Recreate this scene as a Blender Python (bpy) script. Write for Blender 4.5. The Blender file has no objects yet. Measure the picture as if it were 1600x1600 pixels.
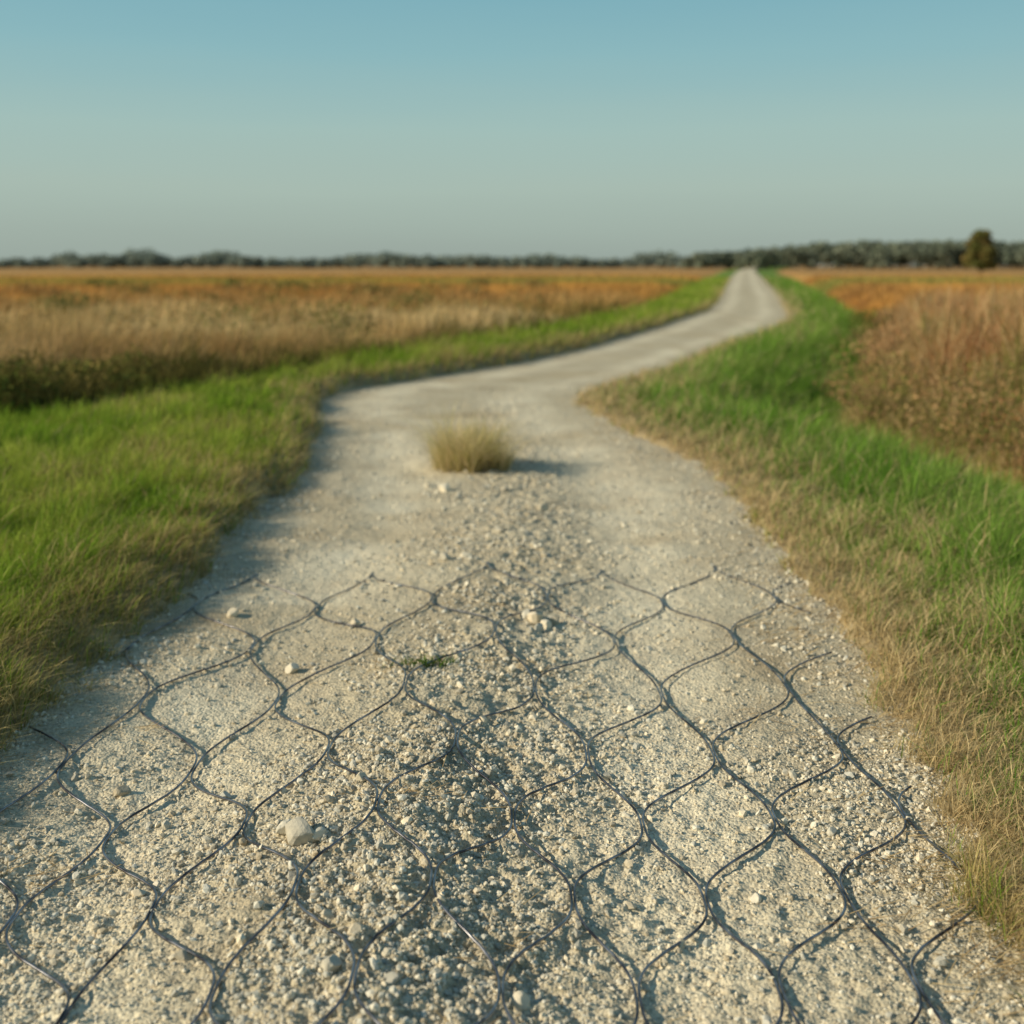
import bpy, math, numpy as np
from mathutils import Vector
rng = np.random.default_rng(11)
scene = bpy.context.scene
PI = math.pi

# ------------------------------------------------------------------ helpers
TAB = np.random.default_rng(3).random((256, 256)).astype(np.float32)
def vnoise(x, y, sc, seed=0):
    x = np.asarray(x, dtype=np.float64) / sc + 37.13 * (seed + 1)
    y = np.asarray(y, dtype=np.float64) / sc + 91.7 * (seed + 1)
    ix = np.floor(x).astype(np.int64); iy = np.floor(y).astype(np.int64)
    fx = x - ix; fy = y - iy
    fx = fx * fx * (3 - 2 * fx); fy = fy * fy * (3 - 2 * fy)
    a = TAB[ix & 255, iy & 255]; b = TAB[(ix + 1) & 255, iy & 255]
    c = TAB[ix & 255, (iy + 1) & 255]; d = TAB[(ix + 1) & 255, (iy + 1) & 255]
    return (a * (1 - fx) + b * fx) * (1 - fy) + (c * (1 - fx) + d * fx) * fy
def fbm(x, y, sc, seed=0, oct=3):
    s = 0; a = 1; t = 0
    for k in range(oct):
        s = s + a * vnoise(x, y, sc / 2.03 ** k, seed + k * 5); t += a; a *= .5
    return s / t
def sstep(a, b, x):
    t = np.clip((x - a) / (b - a), 0, 1); return t * t * (3 - 2 * t)

def mk(name, V, F, mat, col=None, smooth=False, parent=None):
    V = np.ascontiguousarray(V, dtype=np.float32); F = np.ascontiguousarray(F, dtype=np.int32)
    me = bpy.data.meshes.new(name)
    me.vertices.add(len(V)); me.vertices.foreach_set('co', V.ravel())
    me.loops.add(F.size); me.loops.foreach_set('vertex_index', F.ravel())
    me.polygons.add(len(F))
    me.polygons.foreach_set('loop_start', np.arange(0, F.size, F.shape[1], dtype=np.int32))
    me.update(calc_edges=True)
    me.polygons.foreach_set('use_smooth', np.full(len(F), smooth, dtype=bool))
    if col is not None:
        C = np.ones((len(V), 4), dtype=np.float32); C[:, :3] = np.clip(col, 0, 1.5)
        a = me.attributes.new('Col', 'FLOAT_COLOR', 'POINT'); a.data.foreach_set('color', C.ravel())
    me.materials.append(mat)
    ob = bpy.data.objects.new(name, me); scene.collection.objects.link(ob)
    if parent: ob.parent = parent
    return ob

def seg_signed(P, L, left=True):
    best = np.full(len(P), 1e18); sg = np.zeros(len(P))
    x = P[:, 0]; y = P[:, 1]
    for i in range(len(L) - 1):
        ax, ay = L[i]; bx, by = L[i + 1]; dx = bx - ax; dy = by - ay
        l2 = dx * dx + dy * dy
        t = np.clip(((x - ax) * dx + (y - ay) * dy) / l2, 0, 1)
        ex = x - ax - t * dx; ey = y - ay - t * dy
        d2 = ex * ex + ey * ey
        m = d2 < best - 1e-9
        best = np.where(m, d2, best)
        sg = np.where(m, np.sign(dx * (y - ay) - dy * (x - ax)), sg)
    d = np.sqrt(best) * sg
    return d if left else -d

def catmull(P, n):
    P = np.array(P, float); out = []
    Q = np.vstack([2 * P[0] - P[1], P, 2 * P[-1] - P[-2]])
    for i in range(1, len(Q) - 2):
        p0, p1, p2, p3 = Q[i - 1], Q[i], Q[i + 1], Q[i + 2]
        k = n if np.isscalar(n) else n[i - 1]
        for t in np.arange(k) / k:
            out.append(.5 * ((2 * p1) + (-p0 + p2) * t + (2 * p0 - 5 * p1 + 4 * p2 - p3) * t * t + (-p0 + 3 * p1 - 3 * p2 + p3) * t ** 3))
    out.append(Q[-2]); return np.array(out)

# ------------------------------------------------------------------ layout (metres)
PAIRS = [(-1.75,-6,1.2,-6),(-1.74,1,1.2,1),(-1.74,3,1.21,3),(-1.68,4,1.3,4),(-1.62,5,1.38,5),(-1.62,6.3,1.47,6.3),
 (-1.66,7.6,1.56,7.8),(-1.70,9.2,1.40,9.4),(-1.92,11.2,1.05,11.2),(-2.22,13,.78,12.7),(-2.1,14.6,.75,13.6),
 (-1.45,15.7,.95,14.5),(-.5,17.4,1.6,15.8),(.93,20.6,2.7,18.5),(2.23,24.4,4.2,22.8),(4.9,33,7.6,32),
 (8.3,46,11.0,47),(18.1,95,20.6,93),(37.4,190,40.4,188),(72,355,75,352),(150,700,153,698)]
EL = [(a, b) for a, b, c, d in PAIRS]; ER = [(c, d) for a, b, c, d in PAIRS]
EDL = catmull(EL, 4); EDR = catmull(ER, 4)
TALL_L = catmull([(-60,4),(-14,7.4),(-8,9.1),(-5.3,10.6),(-3.7,13.6),(-2.6,16.7),(-1.4,19.5),(0,23),(1.5,28),(4,37),(7,52),(16,98),(35,195),(70,370),(148,720)], 2)
TALL_R = catmull([(4.6,-6),(4.5,4),(4.2,8.5),(3.9,11),(3.35,12.9),(4.2,15),(6.6,22.5),(12.8,43),(24,92),(46,190),(82,352),(170,700)], 2)

def centre(y): 
    return .5 * (np.interp(y, EDL[:30, 1], EDL[:30, 0]) + np.interp(y, EDR[:30, 1], EDR[:30, 0]))
def road_base(x, y):
    o = x - centre(y) + .05 + .18 * (vnoise(x * 0, y, 1.1, 4) - .5)
    f = 1 - sstep(6.0, 10, y)
    near = sstep(4.8, 3.2, y)
    ridge = np.where(o < 0, np.exp(-(o / .42) ** 2), np.exp(-(o / (.27 - .05 * near)) ** 2)) * (.032 + .030 * near)
    tr = -.024 * (np.exp(-((o - .72) / .30) ** 2) + np.exp(-((o + .78) / .28) ** 2)) * (1 - sstep(9, 13, y))
    return o, ridge * f + tr
def road_z(x, y):
    x = np.asarray(x, float); y = np.asarray(y, float)
    o, b = road_base(x, y)
    rough = .40 + 1.2 * np.exp(-((o - .12) / .32) ** 2) + .5 * sstep(4.4, 3.0, y)
    near = 1 - sstep(10, 16, y)
    n = (fbm(x, y, .30, 1, 2) - .5) * .024 + (fbm(x, y, .05, 2, 2) - .5) * .022 * rough + (vnoise(x, y, .02, 8) - .5) * .012 * rough
    far = .05 * sstep(20, 60, y) + .001 * np.clip(y - 20, 0, 1000)
    return b + n * near + far

def dists(P):
    dl = seg_signed(P, EDL, True); dr = seg_signed(P, EDR, False)
    return dl, dr
def edge_noise(x, y):
    return ((fbm(x, y, .9, 3, 2) - .5) * .20 + (fbm(x, y, .16, 5, 3) - .5) * .24) * np.clip(12 / np.maximum(y, 3), .2, 1)
def ground_z(P, dl, dr, tl, tr):
    x = P[:, 0]; y = P[:, 1]
    d = np.maximum(dl, dr) + edge_noise(x, y)
    s = sstep(-.12, .12, d)
    lf = (dl > dr)
    z = -.09 + s * .12 + (fbm(x, y, .6, 6, 2) - .5) * .05 * s
    z += np.where(lf, .12 * sstep(-.02, .28, d), .0)
    z += -.16 * sstep(.8, 3, dl) * sstep(-2, 2, tl)
    z += -.42 * np.exp(-((tr - .1) / .9) ** 2) * sstep(.5, 1.8, dr)
    z += -.10 * sstep(.5, 2.5, dr)
    z += .25 * sstep(20, 80, y) * np.where(np.maximum(tl, tr) > 0, 1, 0) * sstep(0, 3, np.maximum(tl, tr))
    return z

# ------------------------------------------------------------------ materials
def newmat(name):
    m = bpy.data.materials.new(name); m.use_nodes = True
    nt = m.node_tree; nt.nodes.clear()
    return m, nt, nt.nodes, nt.links
def ramp(N, stops):
    r = N.new('ShaderNodeValToRGB'); e = r.color_ramp.elements
    e[0].position = stops[0][0]; e[0].color = (*stops[0][1], 1)
    e[1].position = stops[-1][0]; e[1].color = (*stops[-1][1], 1)
    for p, c in stops[1:-1]:
        k = e.new(p); k.color = (*c, 1)
    return r
def noise(N, L, coord, sc, det=5, rough=.6):
    n = N.new('ShaderNodeTexNoise'); n.inputs['Scale'].default_value = sc
    n.inputs['Detail'].default_value = det; n.inputs['Roughness'].default_value = rough
    L.new(coord, n.inputs['Vector']); return n.outputs['Fac']
def mixc(N, L, a, b, f, mode='MIX'):
    m = N.new('ShaderNodeMix'); m.data_type = 'RGBA'; m.blend_type = mode
    for s, v in ((6, a), (7, b), (0, f)):
        if hasattr(v, 'links'): L.new(v, m.inputs[s])
        elif s == 0: m.inputs[0].default_value = v
        else: m.inputs[s].default_value = (*v, 1)
    return m.outputs[2]

def mat_attr(name, rough=.8, transl=0., nscale=None, namp=.3, spec=.2, bump=None):
    m, nt, N, L = newmat(name)
    at = N.new('ShaderNodeAttribute'); at.attribute_name = 'Col'
    c = at.outputs['Color']; tc = N.new('ShaderNodeTexCoord')
    if nscale:
        r = ramp(N, [(.25, (1 - namp,) * 3), (.75, (1 + namp,) * 3)])
        L.new(noise(N, L, tc.outputs['Object'], nscale), r.inputs[0])
        c = mixc(N, L, c, r.outputs[0], 1., 'MULTIPLY')
    out = N.new('ShaderNodeOutputMaterial')
    if transl:
        p = N.new('ShaderNodeBsdfDiffuse'); L.new(c, p.inputs[0])
        t = N.new('ShaderNodeBsdfTranslucent'); L.new(c, t.inputs[0])
        mx = N.new('ShaderNodeMixShader'); mx.inputs[0].default_value = transl
        L.new(p.outputs[0], mx.inputs[1]); L.new(t.outputs[0], mx.inputs[2]); L.new(mx.outputs[0], out.inputs[0])
        return m
    p = N.new('ShaderNodeBsdfPrincipled'); p.inputs['Roughness'].default_value = rough
    p.inputs['Specular IOR Level'].default_value = spec
    L.new(c, p.inputs['Base Color'])
    if bump:
        b = N.new('ShaderNodeBump'); b.inputs['Strength'].default_value = bump[1]; b.inputs['Distance'].default_value = bump[2]
        L.new(noise(N, L, tc.outputs['Object'], bump[0]), b.inputs['Height']); L.new(b.outputs[0], p.inputs['Normal'])
    L.new(p.outputs[0], out.inputs[0])
    return m
M_grass = mat_attr('grass_blades', .55, .35)
M_leaf = mat_attr('leaves', .7, .25)
M_stone = mat_attr('limestone', .9, 0, 60, .15, .15, (150, .5, .004))
M_ground = mat_attr('soil', .95, 0, 2.5, .35, .1, (14, .6, .03))
M_bark = mat_attr('bark', .9, 0, 8, .3)

m, nt, N, L = newmat('gravel_surface'); M_road = m
tc = N.new('ShaderNodeTexCoord'); co = tc.outputs['Object']
r1 = ramp(N, [(.3, (.57, .49, .36)), (.5, (.71, .635, .48)), (.72, (.78, .715, .56))]); L.new(noise(N, L, co, 1.6, 6, .65), r1.inputs[0])
r2 = ramp(N, [(.3, (.45, .43, .40)), (.5, (1, 1, 1)), (.75, (1.12, 1.11, 1.09))]); L.new(noise(N, L, co, 90, 3, .7), r2.inputs[0])
c = mixc(N, L, r1.outputs[0], r2.outputs[0], .8, 'MULTIPLY')
vo = N.new('ShaderNodeTexVoronoi'); vo.inputs['Scale'].default_value = 95; L.new(co, vo.inputs['Vector'])
r3 = ramp(N, [(0, (.66, .66, .66)), (1, (1.15, 1.15, 1.13))]); L.new(vo.outputs['Color'], r3.inputs[0])
c = mixc(N, L, c, r3.outputs[0], .6, 'MULTIPLY')
at = N.new('ShaderNodeAttribute'); at.attribute_name = 'Col'; c = mixc(N, L, c, at.outputs['Color'], 1., 'MULTIPLY')
p = N.new('ShaderNodeBsdfPrincipled'); p.inputs['Roughness'].default_value = .95; p.inputs['Specular IOR Level'].default_value = .1
L.new(c, p.inputs['Base Color'])
b1 = N.new('ShaderNodeBump'); b1.inputs['Strength'].default_value = .8; b1.inputs['Distance'].default_value = .006; b1.invert = True
L.new(vo.outputs['Distance'], b1.inputs['Height'])
b2 = N.new('ShaderNodeBump'); b2.inputs['Strength'].default_value = .7; b2.inputs['Distance'].default_value = .011
L.new(noise(N, L, co, 45, 5, .7), b2.inputs['Height']); L.new(b1.outputs[0], b2.inputs['Normal']); L.new(b2.outputs[0], p.inputs['Normal'])
o = N.new('ShaderNodeOutputMaterial'); L.new(p.outputs[0], o.inputs[0])

m, nt, N, L = newmat('galvanised_wire'); M_wire = m
tc = N.new('ShaderNodeTexCoord')
r1 = ramp(N, [(.38, (.07, .065, .075)), (.66, (.38, .37, .39))]); L.new(noise(N, L, tc.outputs['Object'], 12, 3, .6), r1.inputs[0])
p = N.new('ShaderNodeBsdfPrincipled'); p.inputs['Roughness'].default_value = .28; p.inputs['Metallic'].default_value = .9
L.new(r1.outputs[0], p.inputs['Base Color']); o = N.new('ShaderNodeOutputMaterial'); L.new(p.outputs[0], o.inputs[0])

# ------------------------------------------------------------------ ground
u = np.linspace(-1, 1, 701); X = 2.0 * np.sinh(7.8 * u)
Y = np.concatenate([np.linspace(-8, 1.4, 20), 1.5 * np.exp(np.linspace(0, math.log(4000 / 1.5), 460))])
gx, gy = np.meshgrid(X, Y); P = np.stack([gx.ravel(), gy.ravel()], 1)
dl, dr = dists(P); tl = seg_signed(P, TALL_L, True); tr = seg_signed(P, TALL_R, False)
z = ground_z(P, dl, dr, tl, tr)
nx, ny = len(X), len(Y)
def grid_faces(nx, ny):
    i = np.arange(nx - 1)[None, :] + nx * np.arange(ny - 1)[:, None]; i = i.ravel()
    return np.stack([i, i + 1, i + 1 + nx, i + nx], 1)
def lerp(a, b, t): return np.asarray(a) * (1 - t[:, None]) + np.asarray(b) * t[:, None]
def field_colour(P):
    x, y = P[:, 0], P[:, 1]
    n = fbm(x * .35, y, 9, 21, 3); n2 = fbm(x, y, 3, 22, 3); n3 = fbm(x * .5, y, 5, 23, 3)
    tan = lerp((.72, .55, .29), (.54, .38, .17), sstep(.35, .65, n2))
    org = lerp((.68, .37, .10), (.50, .26, .085), sstep(.35, .65, n2))
    c = lerp(tan, org, sstep(22, 46, y * (.75 + .5 * n)))
    c = lerp(c, (.36, .20, .075), sstep(.58, .72, n3) * .5)
    g = np.exp(-((y - 92 + 30 * (n - .5)) / 16) ** 2) * sstep(-60, 10, x + 20)
    c = lerp(c, (.29, .31, .08), np.clip(g * .85 + sstep(.60, .78, n) * .4, 0, 1))
    c = lerp(c, (.48, .28, .11), sstep(160, 260, y) * .8)
    return c
dd = np.maximum(dl, dr) + edge_noise(P[:, 0], P[:, 1])
vc = lerp((.36, .28, .16), (.14, .15, .045), sstep(.05, np.where(dr > dl, .6, .40), dd))
fc = field_colour(P) * .8
col = np.where((np.maximum(tl, tr) > 0)[:, None], fc, vc)
far_v = sstep(25, 60, P[:, 1])[:, None] * ((np.maximum(tl, tr) <= 0)[:, None])
col = col * (1 - far_v) + np.array((.15, .23, .04)) * far_v
mk('ground', np.column_stack([P, z]), grid_faces(nx, ny), M_ground, col, True)

# ------------------------------------------------------------------ road
ns = []
for i in range(len(PAIRS) - 1):
    a, b = PAIRS[i], PAIRS[i + 1]; ln = math.hypot(b[0] - a[0], b[1] - a[1]); ym = max(1.8, (a[1] + b[1]) / 2)
    ns.append(10 if b[1] < 1.5 else max(4, int(ln / (.0036 * ym + (.0 if ym < 16 else .01 * ym)))))
RL = catmull(EL, ns); RR = catmull(ER, ns)
dv = RR - RL; wd = np.linalg.norm(dv, axis=1, keepdims=True); dn = dv / wd
RL = RL - dn * .35; RR = RR + dn * .35
nt_ = 400; t = np.linspace(0, 1, nt_)
G = RL[:, None, :] * (1 - t)[None, :, None] + RR[:, None, :] * t[None, :, None]; G = G.reshape(-1, 2)
T_ = np.tile(t, len(RL)); wob = .05 * (vnoise(G[:, 0] * .3, G[:, 1], 2.5, 95) - .5)
trk = np.exp(-((T_ + wob - .275) / .085) ** 2) + np.exp(-((T_ + wob - .70) / .09) ** 2)
trk = trk * (.65 + .6 * fbm(G[:, 0], G[:, 1], .5, 96, 3))
mott = .88 + .18 * fbm(G[:, 0] * 2.2, G[:, 1], .6, 97, 3)
rc_ = lerp((.86, .83, .78), (1.12, 1.105, 1.08), np.clip(trk, 0, 1)) * mott[:, None]
dirt = sstep(.60, .74, fbm(G[:, 0] * .8, G[:, 1], .9, 98, 3)) * .45
rc_ = lerp(rc_, (.74, .66, .55), dirt)
mk('gravel_road', np.column_stack([G, road_z(G[:, 0], G[:, 1])]), grid_faces(nt_, len(RL)), M_road, rc_, True)

# ------------------------------------------------------------------ stones
ph = (1 + 5 ** .5) / 2
ICO = np.array([(-1,ph,0),(1,ph,0),(-1,-ph,0),(1,-ph,0),(0,-1,ph),(0,1,ph),(0,-1,-ph),(0,1,-ph),(ph,0,-1),(ph,0,1),(-ph,0,-1),(-ph,0,1)], float); ICO /= np.linalg.norm(ICO[0])
ICF = np.array([(0,11,5),(0,5,1),(0,1,7),(0,7,10),(0,10,11),(1,5,9),(5,11,4),(11,10,2),(10,7,6),(7,1,8),(3,9,4),(3,4,2),(3,2,6),(3,6,8),(3,8,9),(4,9,5),(2,4,11),(6,2,10),(8,6,7),(9,8,1)])
def rots(n):
    q = rng.normal(size=(n, 4)); q /= np.linalg.norm(q, axis=1, keepdims=True); w, x, y, z = q.T
    return np.stack([1-2*(y*y+z*z),2*(x*y-z*w),2*(x*z+y*w),2*(x*y+z*w),1-2*(x*x+z*z),2*(y*z-x*w),2*(x*z-y*w),2*(y*z+x*w),1-2*(x*x+y*y)], 1).reshape(n, 3, 3)
def stones(P3, s, base=ICO, faces=ICF, jit=.3, chops=0, fl=.45):
    n = len(s); R = rots(n)
    V = base[None] * (1 + rng.uniform(-jit, jit, (n, len(base), 1)))
    for k in range(chops):
        nr = rng.normal(size=(n, 3)); nr /= np.linalg.norm(nr, axis=1, keepdims=True)
        hgt = rng.uniform(.55, .85, n)
        dp = np.einsum('nki,ni->nk', V, nr) - hgt[:, None]
        V = V - np.clip(dp, 0, None)[:, :, None] * nr[:, None, :]
    V = np.einsum('nij,nkj->nki', R, V * np.stack([np.ones(n), rng.uniform(.65, 1, n), rng.uniform(fl, .9, n)], 1)[:, None, :])
    V[:, :, 2] *= .85
    V = V * s[:, None, None] + P3[:, None, :]
    F = faces[None] + (np.arange(n) * len(base))[:, None, None]
    b = rng.uniform(.56, 1.14, n); w = rng.uniform(-.03, .04, n)
    C = np.stack([.70 * b + w, .635 * b, .505 * b - w], 1)
    return V.reshape(-1, 3), F.reshape(-1, 3), np.repeat(C, len(base), 0)
n = 350000
r = 1.9 * np.exp(rng.random(n) * math.log(15 / 1.9)); th = rng.uniform(-.72, .72, n)
P = np.stack([r * np.sin(th), r * np.cos(th)], 1); dl, dr = dists(P); d = np.maximum(dl, dr)
o = P[:, 0] - centre(P[:, 1])
dens = .26 + .60 * np.exp(-((o - .02) / .42) ** 2) + .3 * sstep(-.5, -.1, d) + .5 * sstep(4.3, 3.0, P[:, 1])
dens *= .35 + 1.3 * sstep(.3, .7, fbm(P[:, 0], P[:, 1], .35, 31, 2))
dens *= 1 - .45 * (np.exp(-((o - .72) / .25) ** 2) + np.exp(-((o + .76) / .25) ** 2)) * sstep(2.8, 4.5, P[:, 1])
dens *= 1 - .55 * sstep(7, 12, P[:, 1])
k = (d < .12) & (rng.random(n) < dens * .8)
P, r, o = P[k], r[k], o[k]; n = len(P)
s = np.exp(rng.normal(math.log(.0039), .50, n)) * (r / 3.5) ** .5 * (1 + .15 * np.exp(-(o / .35) ** 2))
s = np.clip(s, .0022, .018)
V, F, C = stones(np.column_stack([P, road_z(P[:, 0], P[:, 1]) + s * .25]), s)
mk('gravel', V, F, M_stone, C)
import bmesh
bm = bmesh.new(); bmesh.ops.create_icosphere(bm, subdivisions=3, radius=1); bm.verts.ensure_lookup_table()
IV = np.array([v.co[:] for v in bm.verts]); IF = np.array([[v.index for v in f.verts] for f in bm.faces]); bm.free()
H = [(-.57,3.09,.054),(-.62,3.13,.030),(-.52,3.07,.022),(.10,5.08,.045),(.15,5.05,.036),(.06,5.12,.03),(.19,5.1,.025),(.12,5.0,.025),(-.88,4.55,.030),
 (-.48,8.1,.05),(-.05,8.0,.03),(-.40,2.5,.026),(.02,2.46,.028),(-.26,2.45,.024),(-.36,2.62,.02),(.62,2.9,.017),(.3,3.6,.02),(-1.2,3.5,.026),
 (-.7,5.1,.03),(-.36,6.1,.035),(-.25,6.15,.03),(.45,4.1,.015),(.9,3.2,.015),(-.62,8.3,.03),(-1.28,5.2,.03),(.2,7.4,.03),(-.45,3.4,.022),(.98,2.6,.016),(-.95,2.9,.016),(-.75,2.6,.018),(.4,2.7,.016),(-.1,3.9,.02)]
H = np.array(H); e = 80
ex = rng.normal(-.12, .42, e); ey = 2.3 * np.exp(rng.random(e) * math.log(4)); es = rng.uniform(.008, .015, e) * (ey / 3.5) ** .3
H = np.vstack([H, np.column_stack([ex, ey, es])])
V, F, C = stones(np.column_stack([H[:, :2], road_z(H[:, 0], H[:, 1]) + H[:, 2] * .32]), H[:, 2] * 1.15, IV, IF, .04, 9, .65)
mk('stones', V, F, M_stone, C * .95)

# ------------------------------------------------------------------ blades
def blades(P3, h, w, yaw, lean, ldir, col, root=.65):
    n = len(h); T = (0, .4, .75, 1.); V = np.zeros((n, 7, 3))
    d = np.stack([np.cos(ldir), np.sin(ldir), np.zeros(n)], 1); sd = np.stack([np.cos(yaw), np.sin(yaw), np.zeros(n)], 1)
    up = np.array((0, 0, 1.))
    for i, t in enumerate(T):
        c = P3 + up * (h * (t - .35 * np.clip(lean, 0, 1.8) * t * t))[:, None] + d * (h * lean * t ** 1.8)[:, None]
        hw = (w * .5 * (1, .85, .55, 0)[i])[:, None]
        if i < 3: V[:, 2 * i] = c - sd * hw; V[:, 2 * i + 1] = c + sd * hw
        else: V[:, 6] = c
    F = np.array([(0,1,3),(0,3,2),(2,3,5),(2,5,4),(4,5,6)])[None] + (np.arange(n) * 7)[:, None, None]
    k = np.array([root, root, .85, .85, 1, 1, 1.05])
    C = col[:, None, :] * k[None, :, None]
    return V.reshape(-1, 3), F.reshape(-1, 3), C.reshape(-1, 3)

n = 820000
r = 2.3 * np.exp(rng.random(n) * math.log(140 / 2.3)); th = rng.uniform(-.58, .58, n)
P = np.stack([r * np.sin(th), r * np.cos(th)], 1)
dl, dr = dists(P); tl = seg_signed(P, TALL_L, True); trr = seg_signed(P, TALL_R, False)
d = np.maximum(dl, dr); x, y = P[:, 0], P[:, 1]
en = edge_noise(x, y)
zg = ground_z(P, dl, dr, tl, trr)
pn = fbm(x, y, .8, 41, 3); cn = fbm(x, y, .18, 42, 2); big = fbm(x, y, 3., 43, 2); tf = fbm(x, y, .11, 44, 2)
# verge
m = (d + en > -.03) & (tl < 0.2) & (trr < 0.2)
k = np.where(m)[0]; nn = len(k); R = dr[k] > 0
D = d[k] + en[k]
dryw = np.where(R, .72, .52) * (.5 + 1.0 * big[k])
dry = np.exp(-(D / dryw) ** 2 * 1.1) * np.where(R, 1., .85)
dry = np.clip(dry + sstep(.60, .74, pn[k]) * .5 + .22 * (tf[k] - .5), 0, 1)
isdry = rng.random(nn) < dry * .90 + .07
h = np.where(R, .10 + .19 * sstep(.2, 1.2, D), .13 + .04 * sstep(.2, .9, D)) * (.30 + 1.4 * cn[k]) * rng.uniform(.5, 1.35, nn)
h *= (1 + .5 * sstep(12, 20, y[k])) * sstep(-.10, .08, D)
g = lerp((.19, .315, .03), (.36, .42, .07), sstep(.3, .7, pn[k])) * rng.uniform(.6, 1.4, (nn, 1))
g = np.where(R[:, None], g * np.array((.66, .84, 1.0)), g)
dc = lerp((.78, .62, .34), (.50, .36, .17), rng.random(nn) ** 1.3) * rng.uniform(.7, 1.2, (nn, 1))
dc = np.where(R[:, None], dc, dc * np.array((.84, .86, .70)))
col = np.where(isdry[:, None], dc, g)
lean = np.where(isdry, rng.uniform(.2, 1.8, nn), rng.uniform(.1, 1.0, nn))
w = .0032 * np.clip(r[k] / 4.2, .75, 99) ** .95 * rng.uniform(.5, 1.4, nn)
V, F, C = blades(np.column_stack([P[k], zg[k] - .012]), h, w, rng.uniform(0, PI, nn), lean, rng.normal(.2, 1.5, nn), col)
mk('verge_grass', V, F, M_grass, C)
# tall field grass
m = ((tl > -.1) | (trr > .2)) & (rng.random(n) < np.where(trr > .2, .9, .7))
k = np.where(m)[0]; nn = len(k); R = trr[k] > .2
fc = field_colour(P[k])
hn = fbm(x[k], y[k], 1.2, 50, 3)
h = np.where(R, (.36 + 1.05 * sstep(.3, .72, hn) * sstep(.2, 1.6, trr[k])) * (1 - .3 * sstep(22, 40, y[k])), .36 + .5 * sstep(.3, .75, hn) * sstep(-.1, .8, tl[k])) * rng.uniform(.6, 1.15, nn)
h *= 1 - .45 * sstep(35, 80, y[k])
rn = fbm(x[k], y[k], 1.8, 51, 2)
rc = lerp((.46, .24, .11), (.24, .22, .065), sstep(.45, .60, rn))
rc = lerp(rc, (.60, .43, .22), (rng.random(nn) < .32).astype(float))
rc = lerp(rc, fc, sstep(26, 48, y[k]) * .9)
gL = sstep(1.6, 0, tl[k]) * .8 + .08 + .6 * sstep(14.5, 12.5, y[k])
lc = lerp(fc, (.16, .14, .042), (rng.random(nn) < gL * (1 - .7 * sstep(20, 50, y[k]))).astype(float))
col = np.where(R[:, None], rc, lc) * rng.uniform(.65, 1.3, (nn, 1))
w = .0042 * (r[k] / 4.2) ** .95 * rng.uniform(.6, 1.4, nn)
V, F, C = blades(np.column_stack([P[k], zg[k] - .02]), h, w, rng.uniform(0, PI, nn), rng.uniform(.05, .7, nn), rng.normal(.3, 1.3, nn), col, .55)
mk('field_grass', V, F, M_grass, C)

# grass tuft standing in the road: many small bunches
nb = 46; ba = rng.uniform(0, 2 * PI, nb); bq = np.sqrt(rng.random(nb)); bh = rng.choice([.45, .7, 1., 1.2], nb) * rng.uniform(.85, 1.1, nb)
nn = 4600; bi = rng.integers(nb, size=nn); a = rng.uniform(0, 2 * PI, nn); q = np.abs(rng.normal(0, .026, nn))
tx = -.29 + .29 * (bq * np.cos(ba))[bi] + q * np.cos(a); ty = 8.98 + .28 * (bq * np.sin(ba))[bi] + q * np.sin(a)
h = .36 * bh[bi] * rng.uniform(.4, 1.25, nn) * (1 + .2 * np.clip(-(tx + .3) / .3, -1, 1))
col = lerp((.84, .68, .38), (.44, .41, .13), (rng.random(nn) < .35).astype(float)) * rng.uniform(.65, 1.2, (nn, 1))
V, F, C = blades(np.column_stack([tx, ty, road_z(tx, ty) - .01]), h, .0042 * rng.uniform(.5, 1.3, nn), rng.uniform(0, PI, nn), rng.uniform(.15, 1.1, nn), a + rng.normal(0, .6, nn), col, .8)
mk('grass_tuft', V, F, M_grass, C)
nn = 110; a = rng.uniform(0, 2 * PI, nn); tx = -.34 + .06 * rng.normal(size=nn); ty = 4.45 + .02 * rng.normal(size=nn)
V, F, C = blades(np.column_stack([tx, ty, road_z(tx, ty) + .005]), rng.uniform(.025, .055, nn), np.full(nn, .0055), rng.uniform(0, PI, nn), rng.uniform(.5, 1.6, nn), a, np.tile((.12, .20, .04), (nn, 1)) * rng.uniform(.7, 1.3, (nn, 1)))
mk('weed_sprout', V, F, M_grass, C)

# straw lying about on the road margins
n0 = 60000; r0 = 2.1 * np.exp(rng.random(n0) * math.log(14 / 2.1)); th0 = rng.uniform(-.65, .65, n0)
S = np.stack([r0 * np.sin(th0), r0 * np.cos(th0)], 1); a1, b1_ = dists(S); dS = np.maximum(a1, b1_)
clump = sstep(.5, .7, fbm(S[:, 0], S[:, 1], .3, 70, 2))
pr = np.exp(-((dS - .08) / np.where(b1_ > a1, .28, .20)) ** 2) * np.where(b1_ > a1, .9, .4) * (.3 + clump) + .025 * clump
for cx, cy, sx in ((-.52, 4.4, .24), (-1.35, 3.0, .22), (1.15, 2.9, .15), (-.35, 13.0, .3), (1.2, 5.0, .12), (-1.4, 3.9, .18), (-.1, 4.5, .3), (-.3, 3.3, .15)):
    pr = pr + .6 * np.exp(-((S[:, 0] - cx) / sx) ** 2 - ((S[:, 1] - cy) / .04) ** 2)
kk = (rng.random(n0) < pr) & (dS < .8); S = S[kk]; nn = len(S)
zz = np.maximum(road_z(S[:, 0], S[:, 1]), ground_z(S, a1[kk], b1_[kk], np.full(nn, -9.), np.full(nn, -9.))) + .007
ang = rng.normal(0, .6, nn) + PI * (rng.random(nn) < .5); ln = rng.uniform(.02, .10, nn)
dx = np.cos(ang) * ln; dy = np.sin(ang) * ln; wz = rng.uniform(.0, .03, nn)
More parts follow.
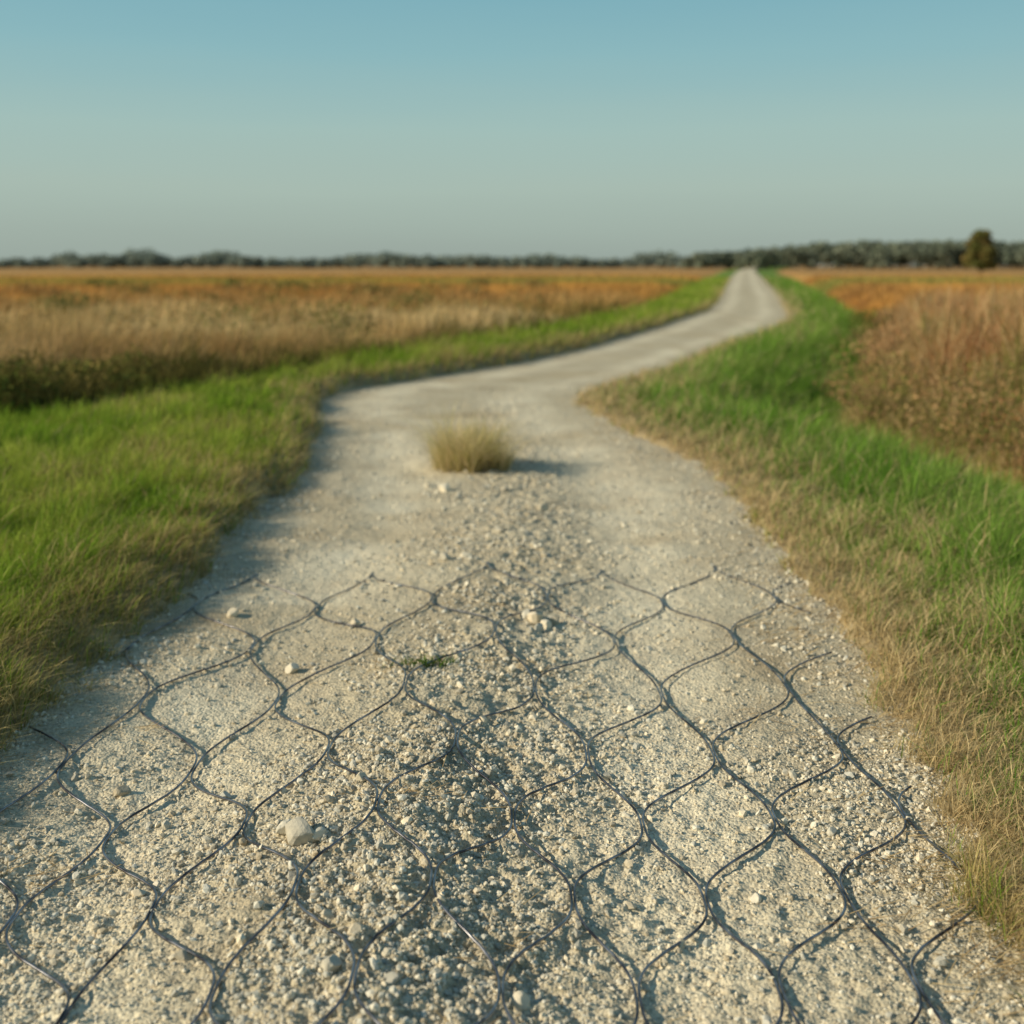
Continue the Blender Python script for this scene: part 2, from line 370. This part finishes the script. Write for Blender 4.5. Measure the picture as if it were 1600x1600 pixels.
pw = .0013 * np.clip(r0[kk] / 4, .8, 9)
px, py = -np.sin(ang) * pw, np.cos(ang) * pw
z3 = zz
V = np.stack([np.stack([S[:,0]-px, S[:,1]-py, z3], 1), np.stack([S[:,0]+px, S[:,1]+py, z3+.001], 1), np.stack([S[:,0]+dx+px, S[:,1]+dy+py, z3+wz], 1), np.stack([S[:,0]+dx-px, S[:,1]+dy-py, z3+wz], 1)], 1)
F = np.arange(nn * 4).reshape(nn, 4)
C = np.repeat(lerp((.66, .51, .28), (.38, .25, .12), rng.random(nn)), 4, 0)
mk('straw', V.reshape(-1, 3), F, M_grass, C)

# ------------------------------------------------------------------ leaf clouds
def leafcloud(c, rad, n, size, col, var=.3, fill=.5):
    v = rng.normal(size=(n, 3)); v /= np.linalg.norm(v, axis=1, keepdims=True)
    q = rng.random(n) ** (1 / 3.) * fill + (1 - fill) * rng.uniform(.7, 1.1, n)
    p = np.asarray(c) + v * q[:, None] * np.asarray(rad)
    R = rots(n); s = size * rng.uniform(.6, 1.4, n)
    Q = np.array([(-1, -.45, 0), (1, -.45, .0), (.8, .5, .2), (-.8, .5, 0)])
    V = np.einsum('nij,kj->nki', R, Q) * s[:, None, None] + p[:, None, :]
    C = np.asarray(col)[None] * rng.uniform(1 - var, 1 + var, (n, 1)) * np.ones((n, 3))
    return V.reshape(-1, 3), np.repeat(C, 4, 0)
def cloud_obj(name, parts, mat=None, parent=None):
    V = np.vstack([p[0] for p in parts]); C = np.vstack([p[1] for p in parts])
    return mk(name, V, np.arange(len(V)).reshape(-1, 4), mat or M_leaf, C, parent=parent)
parts = []
for i in range(150):
    cx = rng.uniform(-10, -3.8); 
    edge = np.interp(cx, [-10, -8, -5.3, -3.7], [8.4, 9.1, 10.6, 13.6])
    cy = edge + rng.uniform(.0, 2.2)
    hh = rng.uniform(.26, .46) * np.interp(cx, [-5.2, -3.8], [1, .6])
    parts.append(leafcloud((cx, cy, hh * .75 + .0), (rng.uniform(.25, .55), .4, hh), 420, .019, np.array([(.15, .16, .04), (.28, .21, .07), (.10, .13, .03), (.19, .15, .05)][rng.integers(4)]), .5, .8))
for i in range(300):
    cy = 8 * math.exp(rng.random() * math.log(34 / 8)); cx = rng.uniform(3.5, 4 + cy * .5)
    q = np.array([[cx, cy]]); t_ = seg_signed(q, TALL_R, False)[0]
    if t_ < .2 or t_ > 8: continue
    hh = rng.uniform(.22, .48) * (1 + .5 * sstep(1, 2.4, t_)) * (1 - .3 * sstep(20, 35, cy))
    cc = [(.40, .23, .11), (.20, .20, .055), (.48, .32, .16), (.14, .16, .04), (.40, .19, .09), (.28, .18, .09)][int(6 * fbm(np.array([cx]), np.array([cy]), 1.2, 90, 2)[0] * 1.6 + rng.integers(3)) % 6]
    parts.append(leafcloud((cx, cy, hh * .8 - .12), (rng.uniform(.3, .7), .5, hh), 320, .0012 * cy, np.array(cc), .5, .9))
for i in range(60):
    cy = rng.uniform(19, 62); cx = rng.uniform(-.5 * cy, .1 * cy - 2)
    if seg_signed(np.array([[cx, cy]]), TALL_L, True)[0] < 1.5: continue
    hh = rng.uniform(.35, .55)
    parts.append(leafcloud((cx, cy, hh * .8 + .05), (rng.uniform(.5, 1.6), .7, hh), 260, .0013 * cy, np.array([(.24, .20, .07), (.36, .23, .09), (.19, .19, .06)][i % 3]), .5, .9))
cloud_obj('weeds', parts)

def tube(pts, rad, col, ns=7):
    pts = np.array(pts, float); V = []; F = []
    for i, p_ in enumerate(pts):
        tg = pts[min(i + 1, len(pts) - 1)] - pts[max(i - 1, 0)]; tg /= np.linalg.norm(tg)
        s_ = np.cross(tg, (.3, .9, .1)); s_ /= np.linalg.norm(s_); u_ = np.cross(s_, tg)
        for k in range(ns):
            a = 2 * PI * k / ns; V.append(p_ + (s_ * math.cos(a) + u_ * math.sin(a)) * rad[i])
    for i in range(len(pts) - 1):
        for k in range(ns): F.append((i * ns + k, i * ns + (k + 1) % ns, (i + 1) * ns + (k + 1) % ns, (i + 1) * ns + k))
    return np.array(V), np.array(F), np.tile(col, (len(V), 1))
def join(lst):
    V = []; F = []; C = []; o = 0
    for v, f, c in lst: V.append(v); F.append(f + o); C.append(c); o += len(v)
    return np.vstack(V), np.vstack(F), np.vstack(C)

tx, ty = 103., 250.
e = bpy.data.objects.new('tree', None); scene.collection.objects.link(e)
lst = [tube([(tx, ty, -.2), (tx + .1, ty, 2), (tx, ty, 4.5), (tx + .2, ty, 7.5)], [.34, .27, .2, .07], (.09, .07, .05))]
parts = []
for i in range(40):
    a = rng.uniform(0, 2 * PI); hh = rng.uniform(1.2, 8.8); rr = rng.uniform(.4, 3.1) * math.sqrt(max(.1, 1 - ((hh - 4.4) / 5) ** 2))
    c = (tx + rr * math.cos(a), ty + rr * math.sin(a), hh)
    lst.append(tube([(tx, ty, max(.8, hh - 1.6)), ((tx + c[0]) / 2, (ty + c[1]) / 2, hh - .5), c], [.1, .07, .03], (.09, .07, .05)))
    parts.append(leafcloud(c, (1.2, 1.2, 1.0), 260, .2, np.array([(.20, .18, .06), (.15, .16, .05), (.25, .19, .07)][i % 3])))
V, F, C = join(lst); mk('trunk', V, F, M_bark, C, parent=e); cloud_obj('crown', parts, parent=e)

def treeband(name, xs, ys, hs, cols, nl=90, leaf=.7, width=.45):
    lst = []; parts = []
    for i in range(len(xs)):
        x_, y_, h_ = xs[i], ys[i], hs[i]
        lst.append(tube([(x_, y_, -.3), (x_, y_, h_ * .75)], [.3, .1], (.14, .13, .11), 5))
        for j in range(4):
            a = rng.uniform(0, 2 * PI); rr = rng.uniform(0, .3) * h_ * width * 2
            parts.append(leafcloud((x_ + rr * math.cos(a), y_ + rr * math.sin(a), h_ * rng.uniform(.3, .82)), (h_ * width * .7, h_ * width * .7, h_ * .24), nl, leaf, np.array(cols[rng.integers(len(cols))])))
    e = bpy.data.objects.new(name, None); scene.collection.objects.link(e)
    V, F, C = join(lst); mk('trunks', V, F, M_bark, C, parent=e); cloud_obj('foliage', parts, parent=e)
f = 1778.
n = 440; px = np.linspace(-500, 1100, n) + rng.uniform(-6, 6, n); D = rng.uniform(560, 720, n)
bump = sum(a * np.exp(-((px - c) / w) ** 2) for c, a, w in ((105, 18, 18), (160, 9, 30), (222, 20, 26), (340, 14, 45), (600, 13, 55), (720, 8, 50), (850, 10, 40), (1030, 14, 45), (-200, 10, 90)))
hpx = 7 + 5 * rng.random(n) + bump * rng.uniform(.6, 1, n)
treeband('tree_line', (px - 800) * D / f, D, 1.6 + hpx * D / f, [(.23, .275, .235), (.26, .30, .255), (.21, .245, .21)], 42, .8, .62)  # leaf colours paled and greyed: distance haze is painted into them
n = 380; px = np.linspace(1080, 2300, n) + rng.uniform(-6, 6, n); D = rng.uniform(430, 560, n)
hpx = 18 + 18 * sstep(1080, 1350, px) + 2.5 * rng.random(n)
treeband('forest', (px - 800) * D / f, D, 1.6 + hpx * D / f, [(.185, .215, .155), (.165, .19, .14), (.205, .225, .165)], 50, .8, .5)  # forest greens lightened too, aerial haze put into the leaf colour

# ------------------------------------------------------------------ wire mesh lying on the road
rows = {-2: (6.0, .47, .60), -1: (5.42, .17, .55), 0: (4.86, .44, .51), 1: (4.25, .084, .478), 2: (3.70, .243, .42), 3: (3.25, 0, .378), 4: (2.86, .15, .345), 5: (2.47, -.028, .308), 6: (2.12, .10, .28), 7: (1.8, -.06, .25), 8: (1.5, .06, .23)}
def node(rw, k):
    Yr, a, s_ = rows[rw]; x_ = a + s_ * k; h_ = math.sin(rw * 12.9 + k * 78.2) * .5
    return np.array((x_ + .008 * h_, Yr + .050 * (x_) + .006 * math.sin(rw * 3.1 + k * 5.3)))
def wire_z(x, y):
    s = 0; K = [(a_ * .09, b_ * .09) for a_ in (-1, -.5, 0, .5, 1) for b_ in (-1, -.5, 0, .5, 1)]
    for a_, b_ in K: s = s + road_z(x + a_, y + b_)
    return s / len(K)
VV = []; FF = []; off = 0; NT = 24
for kk_ in range(-7, 6):
    for side in (0, 1):
        pts = []
        for rw in range(-2, 8):
            a = node(rw, kk_ if rw % 2 == 0 else kk_ + side); b = node(rw + 1, kk_ if (rw + 1) % 2 == 0 else kk_ + side)
            sa = (1 if side else -1) * (1 if rw % 2 == 0 else -1)
            for t in np.arange(NT) / NT:
                w_ = t * t * t * (t * (6 * t - 15) + 10)
                q = a * (1 - w_) + b * w_; y_ = a[1] * (1 - t) + b[1] * t
                pts.append((q[0] + sa * math.cos(PI * t) * .0042, y_))
        pts = np.array(pts)
        dlw, drw = dists(pts); keep = np.maximum(dlw, drw) < -.02
        z_ = wire_z(pts[:, 0], pts[:, 1])
        oc = pts[:, 0] - centre(pts[:, 1])
        z_ = z_ + .0115 + .008 * np.exp(-((oc - .05) / .38) ** 2) + .004 * (vnoise(pts[:, 0], pts[:, 1], .5, 80 + side) - .4) - .009 * sstep(4.6, 6.0, pts[:, 1])
        p3 = np.column_stack([pts, z_])
        idx = np.where(keep)[0]
        if len(idx) < 4: continue
        for run in np.split(idx, np.where(np.diff(idx) > 1)[0] + 1):
            if len(run) < 4: continue
            q = p3[run]; tg = np.gradient(q, axis=0); tg /= np.linalg.norm(tg, axis=1, keepdims=True)
            s_ = np.cross(tg, (0, 0, 1.)); s_ /= np.linalg.norm(s_, axis=1, keepdims=True); u_ = np.cross(s_, tg)
            ang = np.arange(8) * PI / 4; rad = .0037
            V = q[:, None, :] + rad * (s_[:, None, :] * np.cos(ang)[None, :, None] + u_[:, None, :] * np.sin(ang)[None, :, None])
            i = (np.arange(len(q) - 1)[:, None] * 8 + np.arange(8)[None, :]); j = (np.arange(len(q) - 1)[:, None] * 8 + (np.arange(8)[None, :] + 1) % 8)
            VV.append(V.reshape(-1, 3)); FF.append(np.stack([i, j, j + 8, i + 8], 2).reshape(-1, 4) + off); off += len(q) * 8
mk('wire_mesh', np.vstack(VV), np.vstack(FF), M_wire, None, True)

# ------------------------------------------------------------------ light
elev = math.radians(25)
sd = Vector((math.cos(elev) * .975, math.cos(elev) * .22, -math.sin(elev)))
sun = bpy.data.lights.new('sun', 'SUN'); sun.energy = 5; sun.angle = math.radians(.5); sun.color = (1, .88, .65)
so = bpy.data.objects.new('sun', sun); so.rotation_euler = sd.to_track_quat('-Z', 'Y').to_euler(); so.location = (-20, -5, 12); scene.collection.objects.link(so)
w = bpy.data.worlds.new('World'); scene.world = w; w.use_nodes = True; nt = w.node_tree; N = nt.nodes; L = nt.links; N.clear()
sk = N.new('ShaderNodeTexSky'); sk.sky_type = 'NISHITA'; sk.sun_disc = False; sk.sun_elevation = elev; sk.sun_rotation = math.atan2(-.975, -.22)
tc = N.new('ShaderNodeTexCoord'); nm = N.new('ShaderNodeVectorMath'); nm.operation = 'NORMALIZE'; L.new(tc.outputs['Generated'], nm.inputs[0])
sp = N.new('ShaderNodeSeparateXYZ'); L.new(nm.outputs[0], sp.inputs[0])
mp = N.new('ShaderNodeMapping'); mp.inputs['Scale'].default_value = (1.5, 1.5, 22); L.new(nm.outputs[0], mp.inputs['Vector'])
nz = N.new('ShaderNodeTexNoise'); nz.inputs['Scale'].default_value = 2; nz.inputs['Detail'].default_value = 3; L.new(mp.outputs[0], nz.inputs['Vector'])
ad = N.new('ShaderNodeMath'); ad.operation = 'MULTIPLY_ADD'; ad.inputs[1].default_value = .016; L.new(nz.outputs['Fac'], ad.inputs[0]); L.new(sp.outputs['Z'], ad.inputs[2])
rp = ramp(N, [(0, (.295, .36, .33)), (.02, (.33, .405, .365)), (.075, (.39, .50, .44)), (.125, (.365, .525, .485)), (.19, (.265, .485, .515)), (.25, (.20, .43, .50)), (.5, (.12, .235, .33)), (1, (.08, .17, .28))])
L.new(ad.outputs[0], rp.inputs[0])
sc = N.new('ShaderNodeVectorMath'); sc.operation = 'SCALE'; sc.inputs['Scale'].default_value = 10; L.new(rp.outputs[0], sc.inputs[0])
mx = mixc(N, L, sk.outputs[0], sc.outputs[0], .92)
bg = N.new('ShaderNodeBackground'); bg.inputs[1].default_value = .1; L.new(mx, bg.inputs[0])
ow = N.new('ShaderNodeOutputWorld'); L.new(bg.outputs[0], ow.inputs[0])

# ------------------------------------------------------------------ camera
cam = bpy.data.cameras.new('camera'); cam.lens = 40; cam.sensor_width = 36; cam.shift_y = -385 / 1600
cam.clip_end = 8000; cam.clip_start = .05
cam.dof.use_dof = True; cam.dof.focus_distance = 3.3; cam.dof.aperture_fstop = 1.8
co_ = bpy.data.objects.new('camera', cam); co_.location = (0, 0, 1.6); co_.rotation_euler = (PI / 2, 0, 0); scene.collection.objects.link(co_)
scene.camera = co_
scene.view_settings.view_transform = 'Standard'; scene.view_settings.look = 'None'; scene.view_settings.exposure = 0
